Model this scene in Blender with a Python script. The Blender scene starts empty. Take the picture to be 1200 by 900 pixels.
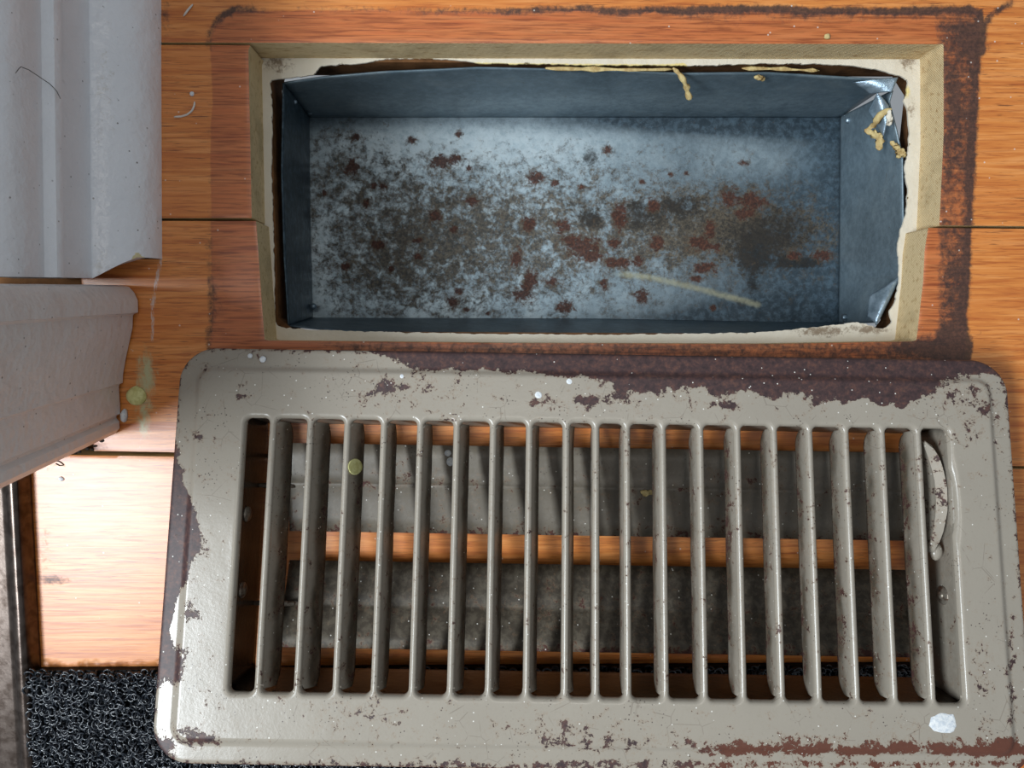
import bpy, math, random
import numpy as np
from mathutils import Matrix, Vector
random.seed(7); np.random.seed(7)
S = bpy.context.scene
MM = 0.001
# ------------------------------------------------------------------ camera, light, exposure
F = 900.0; CU, CV = 600.0, 450.0
NAD = (585.0, 390.0)             # image point straight below the lens
CAMH = 300.0                     # mm above the floor boards
def cam_axes():
    d = np.array([(NAD[0]-CU)/F, -(NAD[1]-CV)/F, -1.0]); d /= np.linalg.norm(d)
    zc = -d; yc = np.array([0, 1.0, 0]); yc -= zc*yc.dot(zc); yc /= np.linalg.norm(yc)
    return np.array([np.cross(yc, zc), yc, zc])
R = cam_axes()
cd = bpy.data.cameras.new('camera'); cam = bpy.data.objects.new('camera', cd)
S.collection.objects.link(cam); S.camera = cam
cd.sensor_fit = 'HORIZONTAL'; cd.sensor_width = 36.0; cd.lens = 36.0*F/1200.0
cd.clip_start = 0.005; cd.clip_end = 20
M4 = Matrix([list(R[i])+[0] for i in range(3)]+[[0, 0, 0, 1]])
cam.matrix_world = Matrix.Translation((0, 0, CAMH*MM)) @ M4

w = bpy.data.worlds.new('room_light'); S.world = w; w.use_nodes = True
w.node_tree.nodes['Background'].inputs[0].default_value = (0.86, 0.93, 1.0, 1)
w.node_tree.nodes['Background'].inputs[1].default_value = 0.32
def area(name, loc, target, size, sy, power, col):
    l = bpy.data.lights.new(name, 'AREA'); l.shape = 'RECTANGLE'; l.size = size; l.size_y = sy
    l.energy = power; l.color = col
    o = bpy.data.objects.new(name, l); S.collection.objects.link(o)
    o.location = loc
    o.rotation_euler = (Vector(target)-Vector(loc)).to_track_quat('-Z', 'Y').to_euler()
    return o
area('doorway_daylight', (-0.75, -0.20, 1.10), (0, 0, 0), 0.56, 0.24, 21.0, (0.87, 0.945, 1.0))
area('ceiling_lamp', (0.10, 0.25, 2.0), (0, 0, 0), 0.35, 0.35, 3.0, (1.0, 0.95, 0.88))
S.view_settings.view_transform = 'Standard'; S.view_settings.look = 'None'
S.view_settings.gamma = 1.0; S.view_settings.use_curve_mapping = False
S.view_settings.exposure = 0.0

# ------------------------------------------------------------------ pixel <-> place helpers (mm)
def px(u, v, z=0.0):
    d = R @ np.array([(u-CU)/F, -(v-CV)/F, -1.0])
    t = (z-CAMH)/d[2]
    return np.array([d[0]*t, d[1]*t, z])
def proj(P):
    P = np.asarray(P, float); q = (P-np.array([0, 0, CAMH])) @ R
    return CU+F*q[:, 0]/-q[:, 2], CV-F*q[:, 1]/-q[:, 2]
# register pose (solved once from its rectangular grille)
_A = np.array([[-94.787, -11.886, -274.302], [156.182, -15.831, -274.004], [153.883, -109.170, -261.311], [-97.086, -105.225, -261.609]])
_W = _A @ R.T + np.array([0, 0, CAMH])
RO = _W.mean(0)
EX = (_W[1]-_W[0]); EX /= np.linalg.norm(EX)
EN = np.cross(EX, _W[0]-_W[3]); EN /= np.linalg.norm(EN); EY = np.cross(EN, EX)
GW, GH = 251.0, 94.2             # grille opening
def rpx(u, v, zl=0.0):           # pixel -> register local
    d = R @ np.array([(u-CU)/F, -(v-CV)/F, -1.0]); c = np.array([0, 0, CAMH])
    t = ((RO+EN*zl)-c).dot(EN)/d.dot(EN); p = c+d*t-RO
    return np.array([p.dot(EX), p.dot(EY), zl])
def rworld(P):
    P = np.asarray(P, float); return RO+P[:, :1]*EX+P[:, 1:2]*EY+P[:, 2:3]*EN

# ------------------------------------------------------------------ numpy noise
def _h(ix, iy, s):
    n = (ix*374761393+iy*668265263+s*1274126177) & 0xffffffff
    n = ((n ^ (n >> 13))*1274126177) & 0xffffffff
    return ((n ^ (n >> 16)) & 0xffff)/65535.0
def vn(x, y, s=0):
    x = np.asarray(x, float); y = np.asarray(y, float)
    ix = np.floor(x).astype(np.int64); iy = np.floor(y).astype(np.int64)
    fx = x-ix; fy = y-iy; fx = fx*fx*(3-2*fx); fy = fy*fy*(3-2*fy)
    return (_h(ix, iy, s)*(1-fx)+_h(ix+1, iy, s)*fx)*(1-fy)+(_h(ix, iy+1, s)*(1-fx)+_h(ix+1, iy+1, s)*fx)*fy
def fbm(x, y, s=0, o=4):
    t = 0; a = .5; q = 0
    for k in range(o):
        t = t+a*vn(x*2**k, y*2**k, s+k*17); q += a; a *= .55
    return t/q
def ss(a, b, x):
    t = np.clip((x-a)/(b-a), 0, 1); return t*t*(3-2*t)
def blob(u, v, cx, cy, rx, ry=None, rot=0):
    ry = ry or rx; c, s = math.cos(rot), math.sin(rot)
    a = ((u-cx)*c+(v-cy)*s)/rx; b = (-(u-cx)*s+(v-cy)*c)/ry
    return np.exp(-(a*a+b*b))
def seg(u, v, pts, wd):
    best = np.full(np.shape(u), 1e9)
    for (x0, y0), (x1, y1) in zip(pts[:-1], pts[1:]):
        dx, dy = x1-x0, y1-y0
        t = np.clip(((u-x0)*dx+(v-y0)*dy)/(dx*dx+dy*dy+1e-9), 0, 1)
        best = np.minimum(best, np.hypot(u-x0-t*dx, v-y0-t*dy))
    return np.exp(-(best/wd)**2)

# ------------------------------------------------------------------ mesh helpers
def link(o, parent=None):
    S.collection.objects.link(o)
    if parent: o.parent = parent
    return o
def mesh(name, V, Fc, mats, parent=None, attrs=None, midx=None, smooth=True, off=(0, 0, 0), sharp=0):
    """V in mm; off (mm) is taken away so that the mesh is local to its thing"""
    m = bpy.data.meshes.new(name)
    V = (np.asarray(V, float)-np.asarray(off, float))*MM
    m.from_pydata(V.tolist(), [], [list(map(int, f)) for f in Fc])
    for k in (mats if isinstance(mats, (list, tuple)) else [mats]): m.materials.append(k)
    if midx is not None: m.polygons.foreach_set('material_index', np.asarray(midx, np.int32))
    m.polygons.foreach_set('use_smooth', np.full(len(m.polygons), smooth, bool))
    for a, val in (attrs or {}).items():
        at = m.attributes.new(a, 'FLOAT', 'POINT'); at.data.foreach_set('value', np.asarray(val, np.float32))
    m.update()
    if smooth and sharp: m.set_sharp_from_angle(angle=math.radians(sharp))
    o = bpy.data.objects.new(name, m); return link(o, parent)
def thing(name, label, cat, loc_mm, rot=None, group=None):
    o = bpy.data.objects.new(name, None); o.empty_display_size = .02; S.collection.objects.link(o)
    mt = Matrix.Translation(Vector([c*MM for c in loc_mm]))
    o.matrix_world = mt @ rot if rot is not None else mt
    return tag(o, label, cat, group)
def tag(o, label=None, cat=None, group=None, kind=None):
    if label: o['label'] = label
    if cat: o['category'] = cat
    if group: o['group'] = group
    if kind: o['kind'] = kind
    return o
def poly_sdf(P, X, Y):
    P = np.asarray(P, float); d = np.full(X.shape, 1e18); ins = np.zeros(X.shape, bool)
    for i in range(len(P)):
        x0, y0 = P[i]; x1, y1 = P[(i+1) % len(P)]; ex, ey = x1-x0, y1-y0
        t = np.clip(((X-x0)*ex+(Y-y0)*ey)/(ex*ex+ey*ey+1e-12), 0, 1)
        d = np.minimum(d, (X-x0-t*ex)**2+(Y-y0-t*ey)**2)
        c = ((y0 > Y) != (y1 > Y)); xi = ex*(Y-y0)/(ey if abs(ey) > 1e-12 else 1e-12)+x0
        ins ^= c & (X < xi)
    d = np.sqrt(d); return np.where(ins, -d, d)
def sdf_sheet(sdf, x0, x1, y0, y1, h, zf, depth, drop=None):
    """sheet with an exact outline: top grid z=zf(x,y), outer vertices pulled onto sdf=0, then a skirt of 'depth'"""
    xs = np.arange(math.floor(x0/h), math.ceil(x1/h)+1)*h; ys = np.arange(math.floor(y0/h), math.ceil(y1/h)+1)*h
    X, Y = np.meshgrid(xs, ys); D = sdf(X, Y); nx, ny = len(xs), len(ys)
    ins = D < 0
    cell = ins[:-1, :-1] | ins[1:, :-1] | ins[:-1, 1:] | ins[1:, 1:]
    if drop is not None:
        cx = (xs[:-1]+xs[1:])/2; cy = (ys[:-1]+ys[1:])/2; CX, CY = np.meshgrid(cx, cy); cell &= ~drop(CX, CY)
    e = h*.05
    for _ in range(4):
        D = sdf(X, Y); o = D > 0
        gx = (sdf(X+e, Y)-sdf(X-e, Y))/(2*e); gy = (sdf(X, Y+e)-sdf(X, Y-e))/(2*e)
        g = np.maximum(gx*gx+gy*gy, .25)
        lim = np.clip(D, 0, 1.5*h)
        X = np.where(o, X-gx*lim/g, X); Y = np.where(o, Y-gy*lim/g, Y)
    idx = np.arange(nx*ny).reshape(ny, nx)
    q = np.stack([idx[:-1, :-1], idx[:-1, 1:], idx[1:, 1:], idx[1:, :-1]], -1)[cell]
    used = np.unique(q); mp = -np.ones(nx*ny, np.int64); mp[used] = np.arange(len(used)); q = mp[q]
    Xu, Yu = X.ravel()[used], Y.ravel()[used]
    V = np.stack([Xu, Yu, zf(Xu, Yu)], 1)
    ed = np.concatenate([q[:, [0, 1]], q[:, [1, 2]], q[:, [2, 3]], q[:, [3, 0]]])
    n = len(V); key = ed[:, 0]*n+ed[:, 1]; rev = ed[:, 1]*n+ed[:, 0]
    b = ed[~np.isin(key, rev)]
    bv = np.unique(b); m2 = -np.ones(n, np.int64); m2[bv] = np.arange(len(bv))
    T = V[bv]; m2a = m2+n                 # own copies for the skirt so that the rim stays crisp
    B = V[bv].copy(); B[:, 2] -= depth
    sk = np.stack([m2a[b[:, 1]], m2a[b[:, 0]], m2a[b[:, 0]]+len(bv), m2a[b[:, 1]]+len(bv)], 1)
    Vall = np.concatenate([V, T, B]); Fa = np.concatenate([q, sk])
    return Vall, Fa, np.concatenate([np.zeros(len(q), int), np.ones(len(sk), int)])
def loft(rows, closed=False, caps=False):
    """rows: list of equal-length point lists"""
    n = len(rows[0]); V = np.concatenate([np.asarray(r, float) for r in rows]); Fc = []
    for i in range(len(rows)-1):
        for j in range(n if closed else n-1):
            a = i*n+j; b = i*n+(j+1) % n; Fc.append([a, b, b+n, a+n])
    if caps: Fc.append(list(range(n))[::-1]); Fc.append([(len(rows)-1)*n+j for j in range(n)])
    return V, Fc
def tube(pts, r, k=6, taper=True):
    pts = [np.asarray(p, float) for p in pts]; rows = []
    for i, p in enumerate(pts):
        t = pts[min(i+1, len(pts)-1)]-pts[max(i-1, 0)]; t /= np.linalg.norm(t)+1e-9
        a = np.cross(t, [0, 0, 1.0]); a = a if np.linalg.norm(a) > 1e-3 else np.cross(t, [0, 1.0, 0]); a /= np.linalg.norm(a); b = np.cross(t, a)
        rr = r*(.55 if taper and i in (0, len(pts)-1) else 1)
        rows.append([p+rr*(a*math.cos(2*math.pi*j/k)+b*math.sin(2*math.pi*j/k)) for j in range(k)])
    return loft(rows, True, True)
def resample(P, n):
    P = np.asarray(P, float); d = np.r_[0, np.cumsum(np.linalg.norm(np.diff(P, axis=0), axis=1))]
    t = np.linspace(0, d[-1], n); return np.stack([np.interp(t, d, P[:, k]) for k in range(P.shape[1])], 1)
def dome(c, rx, ry, hz, seed=0, wob=.18, k=18, rings=5, lump=.0):
    c = np.asarray(c, float); V = [c+[0, 0, hz]]; Fc = []
    for i in range(1, rings+1):
        a = i/rings*math.pi/2
        for j in range(k):
            th = 2*math.pi*j/k; q = 1+wob*(fbm(np.array([2+1.6*math.cos(th)]), np.array([2+1.6*math.sin(th)]), seed)[0]-.5)*2
            lz = 1+lump*(fbm(np.array([i*.7+th]), np.array([th*1.3]), seed+5)[0]-.5)*2
            V.append(c+[rx*q*math.sin(a)*math.cos(th), ry*q*math.sin(a)*math.sin(th), hz*math.cos(a)*lz])
    for j in range(k): Fc.append([0, 1+j, 1+(j+1) % k])
    for i in range(rings-1):
        for j in range(k):
            a = 1+i*k+j; b = 1+i*k+(j+1) % k; Fc.append([a, a+k, b+k, b])
    Fc.append([1+(rings-1)*k+j for j in range(k)][::-1])
    return np.array(V), Fc

# ------------------------------------------------------------------ materials
class G:
    def __init__(s, name):
        s.m = bpy.data.materials.new(name); s.m.use_nodes = True; s.t = s.m.node_tree
        s.b = s.t.nodes['Principled BSDF']; s._mm = None
    def put(s, sock, v):
        if hasattr(v, 'links') or isinstance(v, bpy.types.NodeSocket): s.t.links.new(v, sock)
        elif isinstance(v, (tuple, list)): sock.default_value = tuple(v)+((1,) if len(v) == 3 and len(sock.default_value) == 4 else ())
        else: sock.default_value = v
    def math(s, op, a, b=0.0, c=None, clamp=False):
        n = s.t.nodes.new('ShaderNodeMath'); n.operation = op; n.use_clamp = clamp
        s.put(n.inputs[0], a); s.put(n.inputs[1], b)
        if c is not None: s.put(n.inputs[2], c)
        return n.outputs[0]
    def mm(s):
        if s._mm is None:
            c = s.t.nodes.new('ShaderNodeTexCoord'); s._mm = s.vm('MULTIPLY', c.outputs['Object'], (1000, 1000, 1000))
        return s._mm
    def vm(s, op, a, b):
        n = s.t.nodes.new('ShaderNodeVectorMath'); n.operation = op; s.put(n.inputs[0], a); s.put(n.inputs[1], b); return n.outputs[0]
    def sc(s, k): return s.vm('MULTIPLY', s.mm(), k if isinstance(k, tuple) else (k, k, k))
    def noise(s, k, detail=4, rough=.55, dist=0.0, off=0.0):
        n = s.t.nodes.new('ShaderNodeTexNoise'); v = s.sc(k)
        if off: v = s.vm('ADD', v, (off, off*.7, off*1.3))
        s.put(n.inputs['Vector'], v); n.inputs['Scale'].default_value = 1
        n.inputs['Detail'].default_value = detail; n.inputs['Roughness'].default_value = rough; n.inputs['Distortion'].default_value = dist
        return n.outputs[0]
    def voro(s, k, feature='F1', rnd=1.0, out=0):
        n = s.t.nodes.new('ShaderNodeTexVoronoi'); n.feature = feature; s.put(n.inputs['Vector'], s.sc(k)); n.inputs['Scale'].default_value = 1
        n.inputs['Randomness'].default_value = rnd; return n.outputs[out]
    def at(s, name):
        n = s.t.nodes.new('ShaderNodeAttribute'); n.attribute_name = name; return n.outputs['Fac']
    def rng(s, v, a, b, lo=0.0, hi=1.0, smooth=True):
        n = s.t.nodes.new('ShaderNodeMapRange'); n.interpolation_type = 'SMOOTHSTEP' if smooth else 'LINEAR'
        for i, x in enumerate((v, a, b, lo, hi)): s.put(n.inputs[i], x)
        return n.outputs[0]
    def mix(s, f, a, b, mode='MIX'):
        n = s.t.nodes.new('ShaderNodeMix'); n.data_type = 'RGBA'; n.blend_type = mode
        s.put(n.inputs[0], f); s.put(n.inputs[6], a); s.put(n.inputs[7], b); return n.outputs[2]
    def ramp(s, f, stops):
        n = s.t.nodes.new('ShaderNodeValToRGB'); s.put(n.inputs[0], f); e = n.color_ramp.elements
        while len(e) < len(stops): e.new(.5)
        for k, (p, c) in enumerate(stops): e[k].position = p; e[k].color = tuple(c)+(1,)
        return n.outputs[0]
    def rnd(s): return s.t.nodes.new('ShaderNodeObjectInfo').outputs['Random']
    def bump(s, h, dist, strength=1.0):
        n = s.t.nodes.new('ShaderNodeBump'); n.inputs['Strength'].default_value = strength; n.inputs['Distance'].default_value = dist*MM
        s.put(n.inputs['Height'], h); s.t.links.new(n.outputs[0], s.b.inputs['Normal'])
    def done(s, col, rough=.5, metal=0.0, spec=.5, coat=0.0, coat_r=.1):
        s.put(s.b.inputs['Base Color'], col); s.put(s.b.inputs['Roughness'], rough); s.put(s.b.inputs['Metallic'], metal)
        s.put(s.b.inputs['Specular IOR Level'], spec); s.put(s.b.inputs['Coat Weight'], coat); s.put(s.b.inputs['Coat Roughness'], coat_r)
        return s.m
def lin(r, g, b):
    f = lambda c: (c/255/12.92) if c/255 <= .04045 else ((c/255+.055)/1.055)**2.4
    return (f(r), f(g), f(b))

def m_oak():
    g = G('varnished_oak')
    r = g.math('MULTIPLY', g.rnd(), 40)
    big = g.noise((.006, .06, .02), 3, .5, .6)
    grain = g.noise((.022, .42, .2), 5, .6, .8)
    n1 = g.noise((.055, 1.1, .3), 4, .6, .5)
    pores = g.rng(g.noise((.10, 2.4, .4), 3, .6, .4), .56, .70)
    zone = g.rng(g.noise((.02, .07, .1), 2, .5, .3, 5), .40, .58)
    c = g.ramp(grain, [(.28, lin(182, 96, 36)), (.5, lin(214, 132, 60)), (.72, lin(232, 158, 90))])
    c = g.mix(g.math('MULTIPLY', g.rng(n1, .5, .66), .55), c, lin(150, 68, 22))
    c = g.mix(g.math('MULTIPLY', g.rng(big, .4, .7), .25), c, lin(192, 100, 40))
    c = g.mix(g.math('MULTIPLY', g.math('MULTIPLY', pores, zone), .8), c, lin(84, 34, 12))
    # reddish zone once covered by the register
    st = g.at('stain'); nz = g.noise(.09, 4, .6, .2, 3)
    stn = g.math('MULTIPLY', g.rng(g.math('ADD', st, g.math('MULTIPLY', g.math('SUBTRACT', nz, .5), .35)), .35, .65), .62)
    red = g.mix(g.rng(n1, .38, .66), lin(186, 96, 56), lin(116, 44, 20))
    c = g.mix(stn, c, red)
    # black grime, and the painted shadow strip below the opening
    gr = g.at('grime_shade'); nn = g.noise(.42, 5, .7, .3, 9)
    gm = g.rng(g.math('ADD', gr, g.math('MULTIPLY', g.math('SUBTRACT', nn, .5), 1.5)), .25, .95)
    c = g.mix(g.math('MULTIPLY', gm, .92), c, g.mix(g.rng(g.noise(.9, 4, .7, 0, 15), .4, .65), lin(34, 24, 22), lin(74, 48, 38)))
    # pale residue, white scuffs
    rs = g.at('residue'); rn = g.noise((.5, .25, .5), 4, .7, .3, 2)
    c = g.mix(g.rng(g.math('ADD', rs, g.math('MULTIPLY', g.math('SUBTRACT', rn, .5), .9)), .40, .85), c, lin(184, 180, 138))
    sp = g.at('scuff'); sn = g.noise((1.6, .35, 1), 3, .7, .2, 8)
    c = g.mix(g.math('MULTIPLY', g.rng(g.math('ADD', sp, g.math('MULTIPLY', g.math('SUBTRACT', sn, .5), 1.1)), .5, .8), .75), c, lin(206, 196, 190))
    dots = g.rng(g.voro(.16), .07, .035); c = g.mix(g.math('MULTIPLY', dots, .55), c, lin(230, 226, 218))
    dk = g.rng(g.voro(.12, rnd=.95), .05, .03); c = g.mix(g.math('MULTIPLY', dk, .0), c, lin(30, 20, 15))
    g.bump(g.math('ADD', g.math('MULTIPLY', n1, .5), g.math('MULTIPLY', gm, .6)), .25, .35)
    ro = g.math('ADD', .30, g.math('MULTIPLY', gm, .35))
    return g.done(c, g.math('ADD', ro, g.math('MULTIPLY', n1, .12)), 0, .5, .45, .32)
def m_sawn(name='sawn_oak_edge', a=lin(226, 204, 160), b=lin(166, 130, 84)):
    g = G(name)
    w = g.t.nodes.new('ShaderNodeTexWave'); w.bands_direction = 'DIAGONAL'; g.put(w.inputs['Vector'], g.sc((.2, .62, .55)))
    w.inputs['Scale'].default_value = 1.1; w.inputs['Distortion'].default_value = 2.2; w.inputs['Detail'].default_value = 3
    n = g.noise((.15, .5, .6), 4, .6); d = g.noise(.05, 3, .6, 0, 4)
    c = g.mix(g.math('MULTIPLY', g.rng(w.outputs[1], .45, .9), .55), a, b)
    c = g.mix(g.rng(n, .5, .8), c, b)
    c = g.mix(g.math('MULTIPLY', g.rng(d, .5, .7), .30), c, lin(112, 96, 66))
    g.bump(w.outputs[1], .25, .5)
    return g.done(c, .75, 0, .2)
def m_plain(name, col, rough=.5, metal=0, spec=.4, var=.25, k=.2, col2=None, bump=.15, coat=0):
    g = G(name); n = g.noise(k, 4, .6, .2)
    c = g.mix(g.rng(n, .35, .7), col, col2 or tuple(x*(1-var) for x in col))
    g.bump(g.noise(k*4, 3, .6), bump, .5)
    return g.done(c, rough, metal, spec, coat)
def m_register():
    g = G('taupe_enamel_chipped')
    n = g.noise(.03, 3, .5); c = g.mix(n, lin(160, 152, 139), lin(147, 139, 127))
    dust = g.noise(.55, 5, .7, .2, 6); c = g.mix(g.math('MULTIPLY', g.rng(dust, .52, .8), .22), c, lin(128, 116, 100))
    sl = g.at('soil_shade'); sn = g.noise(.35, 5, .7, .3, 27)  # soil film; also paints shade on fin flanks and the second blade
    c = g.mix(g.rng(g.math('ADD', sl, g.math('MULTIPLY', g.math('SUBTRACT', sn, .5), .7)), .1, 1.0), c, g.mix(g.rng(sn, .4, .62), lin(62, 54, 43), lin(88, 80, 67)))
    # stained film on the enamel near chips
    ru = g.at('rust'); n1 = g.noise(.26, 6, .68, .25, 2); n2 = g.noise(1.1, 4, .7, .2, 7)
    f = g.math('ADD', ru, g.math('ADD', g.math('MULTIPLY', g.math('SUBTRACT', n1, .5), 1.9), g.math('MULTIPLY', g.math('SUBTRACT', n2, .5), .8)))
    halo = g.rng(f, .30, .52); c = g.mix(g.math('MULTIPLY', halo, .30), c, lin(140, 112, 86))
    m = g.rng(f, .50, .56)
    nr = g.noise(.5, 5, .7, .2, 12); ndir = g.noise(.08, 3, .5, 0, 21)
    rc = g.ramp(nr, [(.3, lin(42, 30, 32)), (.5, lin(66, 46, 46)), (.68, lin(96, 64, 54)), (.85, lin(128, 104, 92))])
    rc = g.mix(g.math('MULTIPLY', g.at('red'), .8), rc, lin(98, 54, 36))
    c = g.mix(m, c, rc)
    # hairline scratches and tiny pits
    cr = g.voro(.11, 'DISTANCE_TO_EDGE'); crm = g.math('MULTIPLY', g.rng(cr, .016, .006), g.rng(g.noise(.09, 3, .6, 0, 31), .52, .60))
    c = g.mix(g.math('MULTIPLY', crm, .3), c, lin(82, 66, 54))
    pit = g.math('MULTIPLY', g.rng(g.voro(.75), .22, .14), g.rng(g.noise(.10, 4, .7, 0, 41), .52, .62))
    c = g.mix(g.math('MULTIPLY', pit, .85), c, lin(60, 46, 44))
    sp = g.rng(g.voro(.30, rnd=1), .085, .05); c = g.mix(g.math('MULTIPLY', sp, .85), c, lin(236, 234, 226))
    g.bump(g.math('SUBTRACT', g.math('MULTIPLY', g.noise(.8, 4, .6, 0, 3), .25), g.math('MULTIPLY', m, .6)), .22, .7)
    return g.done(c, g.math('ADD', g.math('ADD', .27, g.math('MULTIPLY', g.at('soil_shade'), .3)), g.math('MULTIPLY', m, .25)), 0, .5, 0)
def m_galv():
    g = G('galvanised_sheet_rusted')
    a = g.noise(.055, 5, .62, .5); b = g.noise(.32, 5, .7, .3, 4); sp = g.noise(1.3, 4, .7, .2, 9)
    c = g.ramp(a, [(.3, lin(116, 138, 150)), (.52, lin(152, 174, 186)), (.75, lin(186, 202, 208))])
    c = g.mix(g.math('MULTIPLY', g.rng(b, .52, .75), .35), c, lin(176, 186, 190))
    c = g.mix(g.math('MULTIPLY', g.rng(sp, .6, .78), .45), c, lin(196, 206, 212))
    c = g.mix(g.at('tarnish_shade'), c, g.mix(g.rng(b, .4, .7), lin(46, 60, 70), lin(78, 98, 112)))  # tarnish, together with shade painted on walls and floor edge
    # pale oxide bloom; also brightens the duct floor's left in place of light
    c = g.mix(g.math('MULTIPLY', g.math('MULTIPLY', g.at('pale'), g.math('SUBTRACT', 1.15, g.at('tarnish_shade'), None, True)), g.rng(b, .25, .6, .35, .95)), c, lin(188, 202, 208))
    # brown-grey dirt film
    di = g.at('dirt'); dn = g.noise(.16, 6, .7, .4, 13); d3 = g.noise(.5, 5, .7, .4, 17)
    f = g.math('ADD', di, g.math('ADD', g.math('MULTIPLY', g.math('SUBTRACT', dn, .5), 2.3), g.math('MULTIPLY', g.math('SUBTRACT', d3, .5), 1.5)))
    dm = g.math('MULTIPLY', g.rng(f, .20, 1.0), g.rng(di, .08, .2))
    c = g.mix(g.math('MULTIPLY', dm, .92), c, g.mix(g.rng(g.noise(.7, 4, .7, .3, 29), .4, .62), lin(50, 42, 32), lin(96, 84, 66)))
    dark = g.rng(g.math('ADD', g.at('dark'), g.math('MULTIPLY', g.math('ADD', g.math('SUBTRACT', dn, .5), g.math('SUBTRACT', d3, .5)), 1.1)), .35, .95)
    c = g.mix(g.math('MULTIPLY', dark, .85), c, lin(36, 33, 30))
    ru = g.at('rust'); r1 = g.noise(.42, 5, .7, .5, 19)
    fr = g.math('ADD', ru, g.math('MULTIPLY', g.math('SUBTRACT', r1, .5), 2.3))
    rm = g.math('MULTIPLY', g.rng(fr, .45, .80), .92)
    rc = g.ramp(g.noise(.8, 4, .7, 0, 23), [(.3, lin(34, 20, 15)), (.52, lin(70, 38, 28)), (.75, lin(112, 70, 50))])
    c = g.mix(g.math('MULTIPLY', g.rng(fr, .25, .5), .45), c, lin(92, 76, 58))
    c = g.mix(rm, c, rc)
    c = g.mix(g.rng(g.math('ADD', g.at('streak'), g.math('MULTIPLY', g.math('SUBTRACT', b, .5), .5)), .3, .9), c, lin(168, 166, 138))
    g.bump(g.math('ADD', b, g.math('MULTIPLY', rm, .6)), .3, .45)
    soil_shade = g.math('MAXIMUM', rm, dm)  # rust and dirt only
    return g.done(c, g.math('ADD', .42, g.math('MULTIPLY', soil_shade, .3)), g.math('SUBTRACT', .45, g.math('MULTIPLY', soil_shade, .4)), .4)
def m_trim(name, a, b, chips):
    g = G(name); n = g.noise(.05, 4, .6); c = g.mix(n, a, b)
    d = g.noise(.35, 6, .75, .3, 3); low = g.at('dirt')
    c = g.mix(g.math('MULTIPLY', g.rng(g.math('ADD', low, g.math('MULTIPLY', g.math('SUBTRACT', d, .5), 1.3)), .45, .9), .7), c, lin(168, 158, 132))
    p = g.math('MULTIPLY', g.rng(g.voro(.35), .15, .08), g.rng(g.noise(.15, 3, .6, 0, 8), .5, .6))
    c = g.mix(g.math('MULTIPLY', p, .8), c, lin(70, 62, 56))
    ch = g.rng(g.math('ADD', g.at('chip'), g.math('MULTIPLY', g.math('SUBTRACT', g.noise(.3, 4, .6, 0, 5), .5), .7)), .48, .56)
    c = g.mix(ch, c, chips)
    g.bump(g.math('ADD', g.noise((.10, .10, .10), 3, .5, 0, 2), g.math('MULTIPLY', g.noise(.4, 3, .5, 0, 6), .35)), 1.5, .7)
    return g.done(c, .30, 0, .5)
OAK = m_oak(); SAWN = m_sawn(); ENAMEL = m_register(); GALV = m_galv()
SUB = m_plain('raw_subfloor_wood', lin(112, 78, 50), .85, 0, .1, .5, .15)
CREAM = G('cream_paint_dirty')
def _cream(g):
    n = g.noise(.09, 4, .6); d = g.noise(.5, 6, .75, .3, 3)
    c = g.mix(n, lin(226, 220, 206), lin(206, 196, 176))
    c = g.mix(g.math('MULTIPLY', g.rng(g.math('ADD', g.at('dirt'), g.math('MULTIPLY', g.math('SUBTRACT', d, .5), 1.4)), .5, .85), .8), c, lin(116, 94, 70))
    c = g.mix(g.rng(g.math('ADD', g.at('yellow'), g.math('MULTIPLY', g.math('SUBTRACT', d, .5), .8)), .4, .7), c, lin(222, 204, 140))
    g.bump(g.noise(.5, 3, .6), .4, .6); return g.done(c, .6, 0, .3)
CREAM = _cream(CREAM)
WHITE = m_trim('white_trim_paint', lin(238, 241, 246), lin(226, 230, 236), lin(214, 204, 160))
BEIGE = m_trim('pinkish_grey_trim_paint', lin(224, 220, 218), lin(214, 208, 206), lin(214, 204, 160))
GLUE = m_plain('dried_yellow_glue', lin(206, 186, 132), .6, 0, .3, .3, .3, lin(164, 136, 88), .5)
GREENDROP = m_plain('pale_yellow_green_paint', lin(222, 220, 156), .55, 0, .4, .3, .5, lin(194, 190, 120), .3)
WHITEDROP = m_plain('white_dried_paint', lin(232, 234, 234), .5, 0, .4, .1, .8, lin(196, 204, 212), .5)
BODYM = m_plain('brown_grey_enamel', lin(122, 112, 96), .32, 0, .5, .5, .12, lin(78, 62, 50), .4)
THRESH = m_plain('dark_bronze_metal', lin(92, 82, 76), .26, .85, .5, .55, .25, lin(62, 52, 46), .04)
MATBLACK = m_plain('black_vinyl_loop', lin(36, 41, 48), .22, 0, .7, .3, .6)
MATBACK = m_plain('black_rubber_backing', lin(14, 15, 17), .7, 0, .2, .3, .6)
FIBRE = m_plain('pale_fibre', lin(222, 214, 204), .7, 0, .2, .1, 1)
DARKHAIR = m_plain('grey_hair_strand', lin(110, 108, 108), .5, 0, .3, .1, 1)
STEEL = m_plain('worn_steel', lin(150, 142, 130), .35, .6, .5, .5, .5, lin(92, 70, 56))
SHINE = m_plain('galvanised_bright_edge', lin(150, 168, 182), .34, .6, .5, .35, .25, lin(110, 128, 140), .3)
GRIT = m_plain('dark_grit', lin(44, 38, 34), .8, 0, .2, .4, .8)

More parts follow.
